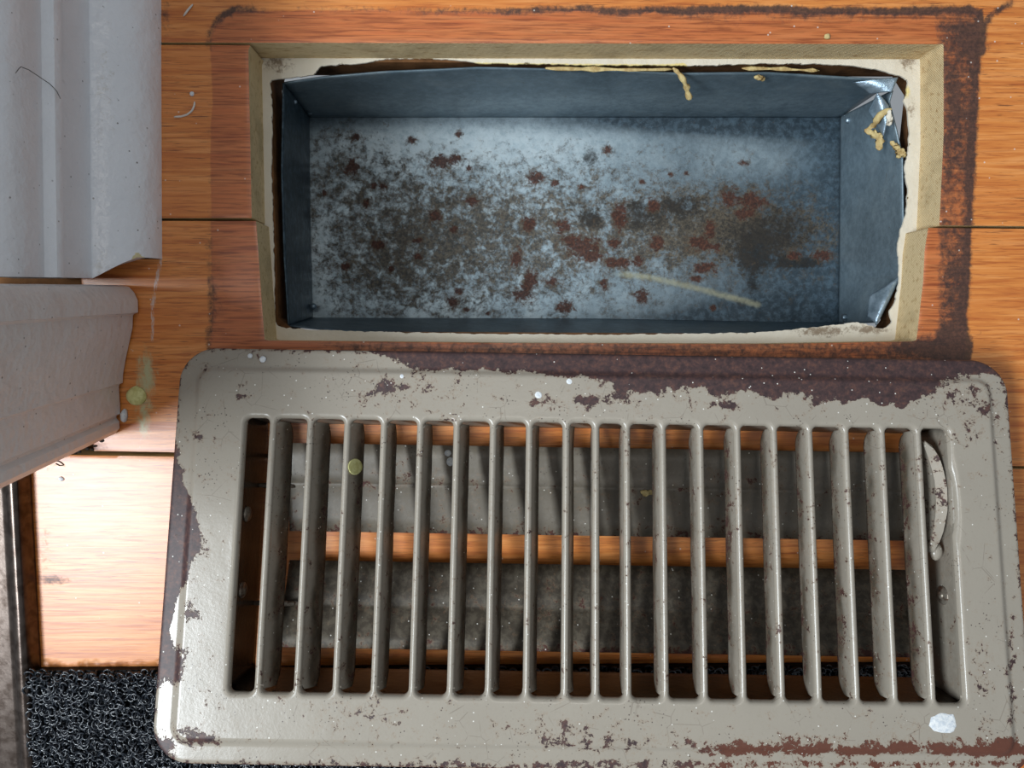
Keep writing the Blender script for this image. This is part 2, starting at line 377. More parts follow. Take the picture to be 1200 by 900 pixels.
# ------------------------------------------------------------------ FLOOR
def P2(pts, z=0.0): return [px(u, v, z)[:2] for u, v in pts]
HOLE = P2([(291, 54), (500, 51), (800, 52), (1000, 54), (1098, 57), (1105, 66), (1104, 150), (1101, 262), (1085, 268), (1082, 330), (1074, 400), (900, 403), (600, 402), (310, 399), (305, 330), (300, 258), (295, 256), (293, 150)])
def hole_sdf(X, Y): return poly_sdf(HOLE, X, Y)
BIGHOLE = P2([(308, 66), (1094, 66), (1060, 398), (318, 396)], -17)
floor_V, floor_F, floor_i = sdf_sheet(lambda X, Y: np.maximum(poly_sdf([(-420, -520), (420, -520), (420, 300), (-420, 300)], X, Y), -poly_sdf(P2([(318, 74), (1084, 76), (1050, 392), (328, 388)], -19), X, Y)),
                                      -420, 420, -520, 300, 6.0, lambda x, y: np.full(len(x), -17.6), 16)
floor = tag(mesh('floor', floor_V, floor_F, SUB, None, {'dirt': np.zeros(len(floor_V))}, smooth=False), 'oak strip floor with a cut rectangular duct opening', None, None, 'structure')
def floor_attrs(V):
    u, v = proj(V); n1 = fbm(u/40, v/40, 3); n2 = fbm(u/14, v/14, 5)
    ub = 246+6*(n1-.5)+2*(n2-.5); vb = 12+10*(n1-.5); ur = 1150-(v-30)*.045+5*(n1-.5)
    fo = np.minimum(np.minimum(u-ub, ur-u), v-vb)
    cor = np.hypot(np.clip(285-u, 0, None), np.clip(50-v, 0, None)); fo = np.where((u < 285) & (v < 50), np.minimum(fo, 40-cor), fo)
    fo = np.minimum(fo, 447-v+8*(n1-.5)); stain = ss(-3, 5, fo)*np.where(u < 330, .85, 1.0)
    g = np.zeros(len(u))
    edge = np.exp(-(fo/5.0)**2)
    g += edge*np.where(v < 60, .42+.5*ss(420, 640, u)*np.ones(len(u)), 0)*(u < 1150)
    g += edge*np.where((u < 300), .25+.30*ss(230, 330, v), 0)
    g += .30*blob(u, v, 275, 18, 30, 14)+.5*blob(u, v, 193, 20, 9, 26)+.25*blob(u, v, 193, 150, 6, 120)
    rb = ss(1092, 1104, u)*ss(-2, 6, ur-u)*ss(14, 36, v)
    g += rb*(.40+.42*fbm(u/16, v/30, 11))+np.exp(-((ur-3-u)/6.0)**2)*.62*(v > 15)*(v < 470)
    g += blob(u, v, 1118, 130, 12, 60)*.35+blob(u, v, 1120, 320, 16, 50)*.35+blob(u, v, 1100, 400, 50, 18)*.65+blob(u, v, 1135, 50, 14, 26)*.5
    g += .85*seg(u, v, [(1151, 60), (1154, 30), (1162, 16), (1174, 10), (1186, 3)], 5)+.5*blob(u, v, 1160, 56, 6, 4)
    g += .62*ss(396, 404, v)*ss(330, 420, u)*(u < 1140)*(v < 470)  # painted shadow of the register's upper edge on the boards
    g += .30*ss(620, 900, u)*np.exp(-((v-20)/16)**2)*(u < 1140)
    g += .85*blob(u, v, 68, 680, 17, 5)+.35*blob(u, v, 52, 650, 11, 60)+.9*blob(u, v, 100, 525, 26, 6)+.4*blob(u, v, 62, 545, 20, 8)
    g += .3*blob(u, v, 260, 350, 14, 60)+.25*blob(u, v, 262, 215, 10, 40)
    res = .80*blob(u, v, 171, 442, 17, 46)+.5*blob(u, v, 168, 500, 14, 24)
    sc = .75*seg(u, v, [(190, 300), (180, 345), (178, 400)], 4)+.45*blob(u, v, 180, 455, 8, 34)+.5*blob(u, v, 165, 515, 12, 26)+.55*blob(u, v, 50, 548, 16, 8)+.5*blob(u, v, 60, 682, 16, 7)+.35*seg(u, v, [(192, 170), (192, 245)], 3)
    return {'stain': stain, 'grime_shade': np.clip(g, 0, 1.3), 'residue': res, 'scuff': sc}
PL = [  # each board as an outline seen in place
    [(120, -60), (1480, -60), (1480, 267.5), (1101, 264), (1106, 160), (1106, 51.5), (120, 49.5)],
    [(120, 52.5), (293, 53), (303, 255.5), (120, 255.5)],
    [(90, 258.5), (300, 259), (318, 380), (1070, 380), (1088, 267), (1480, 271), (1480, 551), (110, 528.5)],
    [(-40, 531.5), (1480, 554), (1480, 838), (-40, 806)],
    [(-40, 809), (1480, 841), (1480, 1150), (-40, 1118)],
    [(-40, 1121), (1480, 1153), (1480, 1600), (-40, 1600)],
]
for i, pl in enumerate(PL):
    Q = np.array(P2(pl))
    sdf = lambda X, Y, Q=Q: np.maximum(poly_sdf(Q, X, Y), -hole_sdf(X, Y))
    def zf(x, y, i=i, Q=Q):
        d = np.maximum(poly_sdf(Q, x, y), -hole_sdf(x, y)); return -.14*np.clip(1+d/.5, 0, 1)**2+(.0, .12, .0, .1, 0, 0)[i]
    h = 1.3 if i < 4 else 4
    V, Fc, mi = sdf_sheet(sdf, Q[:, 0].min()-3, Q[:, 0].max()+3, Q[:, 1].min()-3, Q[:, 1].max()+3, h, zf, 16.8)
    o = mesh('plank', V, Fc, [OAK, SAWN], floor, floor_attrs(V), mi)
# subfloor rim with its cream paint, inside the opening
rim_out = P2([(285, 48), (1112, 48), (1112, 404), (285, 404)], -17)
paint_in = P2([(322, 372), (321, 300), (318, 200), (319, 130), (316, 94), (332, 92), (350, 90), (368, 88), (376, 77), (398, 76), (430, 73), (452, 69), (500, 68), (540, 71), (560, 74), (620, 75), (700, 76), (790, 77), (840, 76), (900, 74), (960, 75), (1000, 77), (1030, 82), (1056, 89), (1064, 96), (1062, 110), (1058, 118), (1064, 128), (1066, 150), (1064, 175), (1060, 200), (1064, 222), (1062, 250), (1056, 268), (1052, 290), (1054, 330), (1048, 356), (1042, 366), (1046, 378), (1034, 386), (1012, 379), (1004, 377), (985, 380), (950, 384), (900, 389), (820, 391), (700, 392), (560, 391), (450, 389), (380, 387), (332, 384), (324, 381)], -16.6)
def pz(x, y): return -16.6+.5*(fbm(x/5, y/5, 21)-.5)
def psdf(X, Y):
    return np.maximum(poly_sdf(rim_out, X, Y), -poly_sdf(paint_in, X, Y))+.9*(fbm(X/2.2, Y/2.2, 4)-.5)
V, Fc, mi = sdf_sheet(psdf, -115, 190, -12, 118, .8, pz, .9)
u, v = proj(V)
dirt = .25+.5*blob(u, v, 325, 75, 22, 16)+.55*blob(u, v, 1065, 72, 14, 14)+.6*blob(u, v, 960, 388, 34, 8)+.6*blob(u, v, 1020, 386, 22, 6)+.4*blob(u, v, 1068, 130, 8, 14)
yel = .8*seg(u, v, [(555, 76), (700, 78), (800, 78)], 4.5)+.6*seg(u, v, [(860, 77), (960, 78)], 3.5)+.7*blob(u, v, 1062, 108, 8, 12)+.5*blob(u, v, 800, 80, 12, 6)
mesh('paint_layer', V, Fc, CREAM, floor, {'dirt': dirt, 'yellow': yel})

# ------------------------------------------------------------------ DUCT
ZR, ZF = -21.0, -78.0
rt = [(333, 97, -20), (380, 90, -20), (450, 84, -20), (520, 81, -20), (560, 79, -20), (700, 82, -20), (800, 86, -20), (900, 85, -20), (980, 90, -20), (1030, 93, -19), (1052, 92, -17)]
rr = [(1046, 106, -20), (1042, 120, -21), (1050, 150, -20), (1058, 185, -20), (1059, 260, -20), (1057, 322, -20), (1042, 350, -23), (1026, 378, -26)]
rb = [(1020, 388, -24), (960, 390, -21), (860, 392, -20), (700, 393, -20), (500, 391, -20), (400, 388, -20), (338, 382, -20)]
rl = [(338, 382, -20), (333, 300, -20), (330, 200, -20), (332, 97, -20)]
bt = [(362, 137), (600, 137), (985, 137)]; br = [(985, 137), (984, 260), (983, 379)]; bb = [(983, 379), (700, 374), (366, 373)]; bl = [(366, 373), (363, 250), (362, 137)]
dc = px(674, 255, ZF)
duct = thing('floor_duct', 'rusty galvanised sheet metal duct box set below the floor opening', 'duct', dc)
def duct_attrs(V, extra=0):
    u, v = proj(V); z = np.zeros(len(u)); return {'rust': z, 'dirt': z+extra, 'pale': z, 'dark': z, 'streak': z, 'tarnish_shade': z+.85}
for nm, top, bot in (('t', rt, bt), ('r', rr, br), ('b', rb, bb), ('l', rl, bl)):
    A = np.array([px(*p) for p in top]); B = np.array([px(p[0], p[1], ZF) for p in bot])
    A = resample(A, 90); B = resample(B, 90); rows = []
    for t in np.linspace(0, 1, 26):
        Q = A*(1-t)+B*t; Q[:, :2] += (.9*(fbm(Q[:, 0]/30+Q[:, 1]/30, Q[:, 2]/20, 31)-.5))[:, None]*math.sin(math.pi*t)
        rows.append(Q)
    V, Fc = loft(rows); at = duct_attrs(V); u, v = proj(V)
    if nm == 't': at['tarnish_shade'] = np.full(len(u), .62)  # wall tones carry the light: top and right lighter, left darkest
    if nm == 't': at['pale'] = .55*seg(u, v, [(420, 125), (700, 120), (980, 122)], 13)+.5*blob(u, v, 545, 130, 12, 6)
    if nm == 'l': at['tarnish_shade'] = np.full(len(u), 1.0)
    if nm == 'r': at['rust'] = .9*blob(u, v, 990, 372, 4, 4); at['pale'] = np.full(len(u), .3); at['tarnish_shade'] = np.full(len(u), .6)
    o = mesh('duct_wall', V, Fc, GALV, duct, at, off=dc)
    sd = o.modifiers.new('thickness', 'SOLIDIFY'); sd.thickness = .7*MM; sd.offset = 0
# duct bottom with its rust
C4 = [px(356, 131, ZF), px(990, 131, ZF), px(989, 386, ZF), px(360, 379, ZF)]
gu, gv = np.meshgrid(np.linspace(0, 1, 300), np.linspace(0, 1, 125))
V = (C4[0][None, None]*(1-gu)[..., None]*(1-gv)[..., None]+C4[1]*gu[..., None]*(1-gv)[..., None]+C4[2]*gu[..., None]*gv[..., None]+C4[3]*(1-gu)[..., None]*gv[..., None]).reshape(-1, 3)
V[:, 2] += 1.2*(fbm(V[:, 0]/40, V[:, 1]/40, 8)-.5)
idx = np.arange(300*125).reshape(125, 300)
Fc = np.stack([idx[:-1, :-1], idx[1:, :-1], idx[1:, 1:], idx[:-1, 1:]], -1).reshape(-1, 4)
u, v = proj(V)
RS = [(412, 197, 9, 11), (418, 161, 6, 5), (482, 165, 6, 5), (538, 157, 5, 5), (516, 189, 13, 9), (532, 187, 10, 6), (549, 198, 4, 4), (437, 217, 5, 5), (449, 218, 5, 5), (430, 237, 5, 6), (380, 226, 4, 4), (627, 208, 10, 9), (651, 214, 6, 5),
      (553, 235, 9, 6), (510, 252, 8, 7), (620, 262, 9, 10), (532, 269, 5, 5), (490, 282, 7, 3), (490, 300, 6, 5), (444, 287, 10, 6), (404, 313, 7, 5), (458, 316, 4, 4), (605, 303, 8, 11), (622, 326, 11, 11), (612, 346, 14, 9), (618, 338, 9, 12), (646, 330, 9, 6), (662, 360, 11, 9), (547, 363, 5, 3), (530, 354, 8, 8), (538, 341, 6, 4), (572, 367, 3, 3),
      (684, 290, 24, 15), (668, 282, 12, 8), (692, 300, 14, 8), (726, 254, 9, 18), (722, 308, 18, 6), (752, 347, 10, 9), (708, 333, 5, 8), (681, 219, 5, 4), (712, 176, 6, 5), (786, 205, 4, 4), (804, 203, 3, 3), (753, 213, 4, 4), (766, 240, 8, 10), (820, 285, 14, 10), (832, 270, 8, 12), (826, 314, 15, 8), (815, 327, 9, 4), (838, 290, 10, 6), (770, 285, 10, 10), (748, 306, 7, 7), (880, 236, 22, 12), (872, 250, 14, 8), (855, 232, 12, 12), (836, 361, 5, 4), (930, 300, 10, 6), (965, 300, 14, 8), (870, 190, 9, 4), (720, 285, 8, 6), (660, 265, 10, 9)]
rust = np.zeros(len(u))
for cx, cy, rx, ry in RS: rust = np.maximum(rust, .98*blob(u, v, cx, cy, rx*1.02, ry*1.02))
rust += .16*blob(u, v, 480, 250, 110, 100)+.14*blob(u, v, 750, 280, 130, 70)
dirt = .85*blob(u, v, 850, 268, 105, 52)+.40*blob(u, v, 700, 270, 130, 80)+.44*blob(u, v, 560, 285, 110, 75)+.40*blob(u, v, 440, 320, 80, 55)+.32*blob(u, v, 390, 200, 50, 60)+.25*blob(u, v, 950, 280, 50, 40)+.3*blob(u, v, 400, 150, 30, 20)+.30*blob(u, v, 480, 240, 90, 60)
dark = .85*blob(u, v, 691, 184, 15, 12, -.5)+.75*blob(u, v, 690, 255, 18, 14)+.55*blob(u, v, 745, 250, 26, 18)+.5*blob(u, v, 800, 240, 30, 14)+.8*blob(u, v, 882, 300, 17, 20)+.75*blob(u, v, 940, 308, 32, 8)+.7*blob(u, v, 882, 335, 8, 12)+.5*blob(u, v, 920, 270, 50, 40)+.5*blob(u, v, 855, 225, 14, 12)+.55*blob(u, v, 525, 236, 12, 8)+.6*blob(u, v, 530, 355, 10, 10)+.45*blob(u, v, 540, 310, 40, 12)+.42*blob(u, v, 860, 280, 80, 50)+.3*blob(u, v, 760, 255, 60, 30)+.35*blob(u, v, 668, 240, 10, 10)
pale = .75*blob(u, v, 500, 165, 130, 30)+.65*blob(u, v, 372, 300, 14, 80)+.45*blob(u, v, 440, 270, 70, 80)+.45*blob(u, v, 640, 170, 90, 30)+.30*blob(u, v, 870, 180, 70, 30)+.25  # left side lightened to stand in for light reaching the bottom
streak = .66*seg(u, v, [(690, 318), (760, 325), (810, 336), (888, 357)], 6.5)*ss(690, 740, u)
mesh('duct_floor', V, Fc, GALV, duct, {'rust': rust, 'dirt': np.clip(dirt+.16*ss(148, 172, v)*ss(880, 620, u)+.1*ss(148, 172, v)-.10*blob(u, v, 560, 165, 140, 26), 0, 1.05), 'dark': np.clip(dark*1.15, 0, 1.05), 'pale': np.clip(pale, 0, .8), 'streak': streak, 'tarnish_shade': np.clip(.98*ss(600, 930, u)*(1-.45*blob(u, v, 880, 185, 60, 26))+.75*ss(168, 140, v)+.5*ss(340, 385, v), 0, 1)}, off=dc)  # dark band at the upper edge is shade painted along the crease
# torn and curled tin at two corners
def patch(name, a, b, c, d, mat, bulge, parent, off, n=14):
    a, b, c, d = [np.asarray(x, float) for x in (a, b, c, d)]; rows = []
    for i in range(n):
        s = i/(n-1); row = []
        for j in range(n):
            t = j/(n-1); p = (a*(1-t)+b*t)*(1-s)+(d*(1-t)+c*t)*s
            row.append(p+np.array([0, 0, bulge*math.sin(math.pi*s)*(.6+.4*math.sin(math.pi*t))]))
        rows.append(row)
    V, Fc = loft(rows); o = mesh(name, V, Fc, mat, parent, duct_attrs(V), off=off)
    sd = o.modifiers.new('thickness', 'SOLIDIFY'); sd.thickness = .6*MM; return o
patch('torn_flap', px(1056, 322, -19), px(1026, 381, -19), px(1017, 372, -24), px(1019, 347, -24), SHINE, 3.0, duct, dc)
patch('torn_flap', px(1052, 91, -15), px(1045, 108, -16), px(1020, 109, -21), px(1000, 96, -21), SHINE, 1.2, duct, dc)
patch('torn_flap', px(1028, 108, -18), px(1041, 124, -19), px(1036, 160, -22), px(1018, 128, -25), SHINE, 1.5, duct, dc)
for (uu, vv, zz, r) in ((345, 119, -42, 1.3), (363, 130, -70, 1.8), (367, 359, -70, 1.6), (348, 366, -45, 1.1), (994, 141, -66, 1.6), (990, 372, -66, 1.5)):
    V, Fc = dome(px(uu, vv, zz), r, r, r*.8, 3, .05, 12, 4); mesh('rivet', V, Fc, SHINE, duct, off=dc)
# dried glue strings stuck to the tin and the rim
def lump(name, path, r, mat, parent, off, seed):
    pts = resample(np.array(path), 12); rng_ = np.random.RandomState(seed); rows = []
    for i, p in enumerate(pts):
        t = i/(len(pts)-1); q = r*(.5+.9*rng_.rand())*(.4 if i in (0, 11) else 1)
        rows.append([p+np.array([q*math.cos(a)*(.8+.5*rng_.rand()), q*math.sin(a)*(.8+.5*rng_.rand()), .55*q*math.sin(a*2+i)*.6+.35*q*math.cos(a)]) for a in np.linspace(0, 2*math.pi, 9)[:-1]])
    V, Fc = loft(rows, True, True); return mesh(name, V, Fc, mat, parent, off=off)
lump('glue_residue', [px(1044, 128, -15), px(1032, 134, -18), px(1024, 146, -22), px(1014, 154, -25)], 1.05, GLUE, duct, dc, 1)
lump('glue_residue', [px(1014, 152, -24), px(1022, 156, -24), px(1030, 160, -24), px(1031, 175, -24)], 1.25, GLUE, duct, dc, 2)
lump('glue_residue', [px(1044, 166, -18), px(1050, 172, -18), px(1054, 184, -18)], .9, GLUE, duct, dc, 3)
lump('glue_residue', [px(1042, 130, -14), px(1042, 146, -15)], .9, CREAM, duct, dc, 4)
lump('glue_residue', [px(789, 80, -15), px(800, 90, -16), px(804, 102, -19), px(808, 117, -23)], 1.1, GLUE, duct, dc, 5)
lump('glue_residue', [px(640, 80, -15.5), px(690, 81, -15.5), px(740, 82, -15.5), px(792, 81, -15.5)], .8, GLUE, duct, dc, 6)
lump('glue_residue', [px(885, 90, -19), px(896, 93, -21)], .9, GLUE, duct, dc, 7)
lump('glue_residue', [px(870, 80, -15.5), px(920, 81, -15.5), px(960, 83, -15.5)], .6, GLUE, duct, dc, 8)
lump('glue_residue', [px(1050, 172, -17), px(1060, 182, -16.5)], 1.0, GLUE, duct, dc, 9)

# ------------------------------------------------------------------ BASEBOARD, CASING, THRESHOLD
prof = [(-131.5, 0), (-131.5, 2), (-131.7, 5), (-132.6, 9), (-134.6, 13), (-137.6, 16.4), (-141.5, 18.9), (-145, 20), (-147.2, 20.3), (-147.6, 20.6), (-147.8, 24), (-147.8, 32), (-147.7, 39.2), (-147.3, 40), (-146.2, 40.6), (-146.0, 42.2), (-146.6, 44), (-148.6, 45.2), (-149.4, 46.2), (-149.3, 50), (-149.0, 55), (-149.4, 60), (-150.6, 63.8), (-152.2, 65.4), (-152.6, 68), (-153, 74), (-154, 84), (-156, 92), (-159, 96), (-166, 97), (-166, 0)]
ys = np.r_[np.linspace(20.5, 28, 10), np.linspace(29, 190, 90)]; rows = []
_pa, _pb = px(190, 325), px(189, 5)
bx_line = lambda y: _pa[0]+(_pb[0]-_pa[0])*(y-_pa[1])/(_pb[1]-_pa[1])+131.5
for y in ys:
    r = []
    for (x, z) in prof:
        yy = y
        if y < 28 and z < 21: yy = y+max(0, (x+147))*.62*(28-y)/7.5
        xs_ = bx_line(y); yy -= 4.6*z/74*max(0, 1-(y-20.5)/25)-.2*max(0, 1-(y-20.5)/25)
        wob = .35*(fbm(np.array([y/9]), np.array([z/6+x/9]), 41)[0]-.5) if 0 < z < 95 else 0
        r.append((x+xs_+wob, yy, z+wob*.6))
    rows.append(r)
V, Fc = loft(rows, True, True); u, v = proj(V)
at = {'dirt': .20+.22*np.exp(-((u-122)/12)**2)+.2*ss(270, 330, v)+.22*blob(u, v, 122, 120, 12, 70), 'chip': .95*blob(u, v, 163, 306, 11, 12)+.5*blob(u, v, 178, 285, 4, 10)}
tag(mesh('baseboard_left', V, Fc, WHITE, None, at, sharp=32), 'white painted baseboard with rounded shoe moulding along the floor', None, None, 'structure')
lg = [(40, 20.5), (40, 190)]
# wall behind the baseboard
V, Fc = loft([[(-186, 20.6, 0), (-166.2, 20.6, 0), (-166.2, 20.6, 150), (-186, 20.6, 150)], [(-186, 190, 0), (-166.2, 190, 0), (-166.2, 190, 150), (-186, 190, 150)]], True, True)
tag(mesh('wall_left', V, Fc, m_plain('wall_paint', lin(214, 212, 208), .8), None, smooth=False), 'pale painted wall behind the white baseboard', None, None, 'structure')
cas = [(-60, 335.5), (60, 334.5), (120, 334.5), (146, 334), (153, 336), (159, 343), (163, 352), (163.5, 366), (159, 367.5), (157.5, 369.5), (157, 384), (153, 402), (149, 420), (146, 438), (145.5, 448), (142, 450), (141, 452.5), (142.5, 472), (142.5, 484), (138.5, 486), (138, 489), (141.5, 493), (142, 501), (137, 507), (128, 510), (60, 512), (-60, 512)]
rows = []
for z in np.linspace(1.2, 150, 60):
    r = []
    for (uu, vv) in cas:
        p = px(uu, vv, 0); k = np.clip((vv-350)/140, 0, 1.15)**2
        wob = .22*(fbm(np.array([z/14]), np.array([vv/16]), 43)[0]-.5)
        r.append((p[0]+wob, p[1]-(4.2+3.0*k)*z/74+wob, z))
    rows.append(r)
V, Fc = loft(rows, True, True); u, v = proj(V)
tag(mesh('trim_1', V, Fc[::1], BEIGE, None, {'dirt': .12+.35*np.exp(-(V[:, 2]/6)**2), 'chip': np.zeros(len(u))}, sharp=28), 'greyish beige moulded door casing standing at the end of the baseboard', None, None, 'structure')
# threshold
ZT = .45
tp = [(41, 0.0), (40.5, 1.5), (38, 3.5), (31, 9), (25, 13.5), (21, 15.6), (17, 16.2), (13, 15.8), (11, 14.8), (10, 12.6), (5, 12.4), (-10, 12.4), (-60, 12.4), (-60, 0)]
rows = []
for vv in np.linspace(520, 1500, 70):
    r = []
    for (uu, z) in tp:
        z = z*ZT
        y = px(40, vv, 0)[1]; x = px(uu, 640, z)[0]-.012*(px(40, 640, 0)[1]-y)*-1
        r.append((x+.12*(vn(np.array([vv/13.0]), np.array([z*.8]), 3)[0]-.5), y, z))
    rows.append(r)
V, Fc = loft(rows, True, True); tb = px(20, 720)
o = tag(mesh('door_threshold', V, Fc, THRESH, None, off=tb), 'dark metal door threshold bar with a bright rounded edge', 'threshold'); o.location = [c*MM for c in tb]

# ------------------------------------------------------------------ FLOOR REGISTER
rot = Matrix([[EX[i], EY[i], EN[i], 0] for i in range(3)]+[[0, 0, 0, 1]])
reg = thing('floor_register', 'worn taupe metal floor register with long slots lying below the duct opening', 'register', RO, rot)
FT = [320, 364, 408, 451, 494, 537, 579, 621, 664, 698, 733, 775, 820, 865, 908, 949, 992, 1034, 1077]
FB = [301, 347, 392, 437, 481.6, 526, 571.6, 616.6, 662, 699, 738, 782, 827, 871, 916, 960, 1004, 1049, 1093]
fx = [(rpx(a, 505+i*.6, -.3)[0]+rpx(b, 800+i*.6, -.3)[0])/2 for i, (a, b) in enumerate(zip(FT, FB))]
FE = [342, 386.5, 426, 464, 506, 549.5, 590, 631.5, 672.5, 706, 725.5, 764, 807.5, 848.5, 891.5, 932.5, 972.5, 1012.5, 1054.5]   # lower edge of each fin, seen at v=545
FW = 1.35; ZFIN = -11.5; YH = GH/2; YF = 44.5
edges = [-GW/2]+[x for f in fx for x in (f-FW, f+FW)]+[GW/2]
slots = [(edges[2*i], edges[2*i+1]) for i in range(20)]
def slot_sdf(X, Y):
    best = np.full(X.shape, 1e9)
    for a, b in slots:
        r = 1.9; qx = np.abs(X-(a+b)/2)-(b-a)/2+r; qy = np.abs(Y)-YH+r
        d = np.hypot(np.maximum(qx, 0), np.maximum(qy, 0))+np.minimum(np.maximum(qx, qy), 0)-r
        best = np.minimum(best, d)
    bx = (X-(GW/2-1.0))/2.2; by = (Y-lev_y)/13.0
    return np.minimum(best, (np.hypot(bx, by)-1)*1.8)
lev_y = rpx(1113, 588)[1]
# plate outline (rounded rectangle, slightly bent by age)
oc = [rpx(*p, -3)[:2] for p in ((213, 407), (1184, 423), (1207, 906), (176, 899))]
ox0 = (oc[0][0]+oc[3][0])/2; ox1 = (oc[1][0]+oc[2][0])/2; oy1 = (oc[0][1]+oc[1][1])/2; oy0 = (oc[2][1]+oc[3][1])/2
OC = ((ox0+ox1)/2, (oy0+oy1)/2); OH = ((ox1-ox0)/2, (oy1-oy0)/2)
def out_sdf(X, Y):
    r = 13.0; qx = np.abs(X-OC[0])-OH[0]+r; qy = np.abs(Y-OC[1])-OH[1]+r
    return np.hypot(np.maximum(qx, 0), np.maximum(qy, 0))+np.minimum(np.maximum(qx, qy), 0)-r
def plate_z(x, y):
    s = -out_sdf(x, y); d = slot_sdf(x, y)
    z = -3.4+1.1*np.sqrt(np.clip(1-(1-np.clip(s/1.4, 0, 1))**2, 0, 1))+.5*np.clip((s-1)/6, 0, 1)+1.8*ss(6.3, 9.3, s)
    r = FW+.35; t = np.clip((r-d)/r, 0, 1); z = z-r*(1-np.sqrt(np.clip(1-t*t, 0, 1)))
    return z+.25*(fbm(x/26, y/26, 51)-.5)*ss(0, 4, d)
def plate_rust(P):
    u, v = proj(rworld(P)); n = fbm(u/22, v/22, 61); n2 = fbm(u/60, v/60, 63)
    r = np.full(len(u), .17)
    topw = 12+18*ss(600, 760, u)+10*ss(780, 1000, u)-34*ss(1060, 1125, u)-22*(1-ss(430, 500, u))
    r += .85*ss(8, -8, v-(418+.018*(u-430)+topw*(.55+.9*n)))*ss(395, 460, u)
    r += .22*blob(u, v, 700, 468, 110, 14)+.24*blob(u, v, 470, 450, 60, 26)+.20*blob(u, v, 1080, 450, 80, 22)
    r += .55*blob(u, v, 447, 455, 8, 8)+.6*blob(u, v, 725, 455, 8, 8)+.5*blob(u, v, 625, 473, 8, 5)+.5*blob(u, v, 685, 470, 14, 7)+.5*blob(u, v, 845, 475, 22, 5)+.5*blob(u, v, 285, 465, 9, 4)+.45*blob(u, v, 240, 433, 4, 6)+.45*blob(u, v, 232, 510, 8, 6)+.4*blob(u, v, 648, 435, 20, 6)
    lw = 20+14*np.sin(v/31.0)+8*n; le = 206-.075*(v-500)
    r += .80*ss(6, -6, u-(le+lw))*ss(505, 560, v)*ss(812, 780, v)
    r += .55*blob(u, v, 222, 715, 10, 12)+.5*blob(u, v, 206, 770, 12, 16)
    r += .55*blob(u, v, 194, 872, 12, 14)+.5*blob(u, v, 235, 868, 26, 9)+.4*blob(u, v, 215, 858, 12, 8)
    r += .52*np.exp(-((v-879-.004*(u-800))/6.0)**2)*ss(800, 860, u)*(.15+1.0*n2+.7*n)+.26*np.exp(-((v-872)/10.0)**2)*ss(560, 700, u)
    r += .6*blob(u, v, 1175, 876, 12, 9)+.36*blob(u, v, 1185, 800, 6, 70)+.26*blob(u, v, 1150, 790, 16, 40)+.3*blob(u, v, 1140, 480, 40, 40)
    r += .30*ss(3, 0, -out_sdf(P[:, 0], P[:, 1]))+.35*ss(8, 0, np.abs(v-895))*ss(300, 800, u)
    r += .25*blob(u, v, 660, 850, 60, 14)+.22*blob(u, v, 430, 840, 60, 22)
    red = ss(850, 868, v)*ss(780, 860, u)
    return r, red
band = lambda X, Y: (np.abs(Y) < YF) & (np.abs(X) < GW/2-3) & (slot_sdf(X, Y) > -.02) & (X > fx[0]-2.2) & (X < fx[-1]+2.2)
V, Fc, mi = sdf_sheet(lambda X, Y: np.maximum(out_sdf(X, Y), -slot_sdf(X, Y)), OC[0]-OH[0]-2, OC[0]+OH[0]+2, OC[1]-OH[1]-2, OC[1]+OH[1]+2, .5, plate_z, 1.1, drop=band)
ru, red = plate_rust(V)
mesh('faceplate', V, Fc, ENAMEL, reg, {'rust': ru, 'red': red}, np.zeros(len(mi)))
# fins
for i, f in enumerate(fx):
    eb = rpx(FE[i], 545, ZFIN)[0]-f; side = 1 if i < 9 else -1
    if i == 9: side = 1; eb = 1.2
    prof = []
    for t in np.linspace(-1, 1, 13):
        r_ = FW+.35; d = FW*(1-abs(t)); q = (r_-d)/r_; prof.append((t*FW*side, -r_*(1-math.sqrt(max(0, 1-q*q)))))
    z0 = prof[-1][1]; flank = []
    for t in np.linspace(0, 1, 9)[1:]: flank.append((FW*side*(1-t)+eb*t+side*.25*math.sin(math.pi*t), z0+(ZFIN-z0)*t))
    th = .9
    back = [(x-side*th, z-.2) for x, z in flank[::-1]]+[(.2*side, -1.9), (-FW*side*.6, -1.75)]
    if i == 9: back = [(-1.0, ZFIN), (-FW*.95, -4)]
    cs = prof+flank+back; npf = len(prof); rows = []
    for y in np.r_[np.linspace(-YF-1.6, -40, 8), np.linspace(-39, 39, 66), np.linspace(40, YF+1.6, 8)]:
        k = 1-.45*np.clip((abs(y)-41)/5.1, 0, 1)**2; row = []
        wx = .35*(fbm(np.array([y/12]), np.array([i*3.1]), 71)[0]-.5)
        for (x, z) in cs:
            zz = z if z > -2 else -2+(z+2)*k; hi = abs(y) > YF
            row.append((f+x+(wx if z < -2.2 else 0), np.clip(y, -YF, YF) if z > -1.9 else y, zz-(0 if z < -1.9 else .0)))
        rows.append(row)
    V, Fc = loft(rows, True, True)
    if side < 0: Fc = [q[::-1] for q in Fc]
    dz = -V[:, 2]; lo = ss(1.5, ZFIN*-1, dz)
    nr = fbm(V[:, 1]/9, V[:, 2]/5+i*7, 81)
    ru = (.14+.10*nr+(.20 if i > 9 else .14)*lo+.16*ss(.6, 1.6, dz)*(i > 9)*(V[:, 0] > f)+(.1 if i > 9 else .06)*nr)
    mesh('fin', V, Fc, ENAMEL, reg, {'rust': ru, 'red': np.full(len(V), .35 if i > 9 else .1), 'soil_shade': (.95 if i < 9 else .75)*ss(1.2, 8, dz)*(.3+1.3*nr)})  # soil plus painted shade deepening down the flanks, strongest on left fins
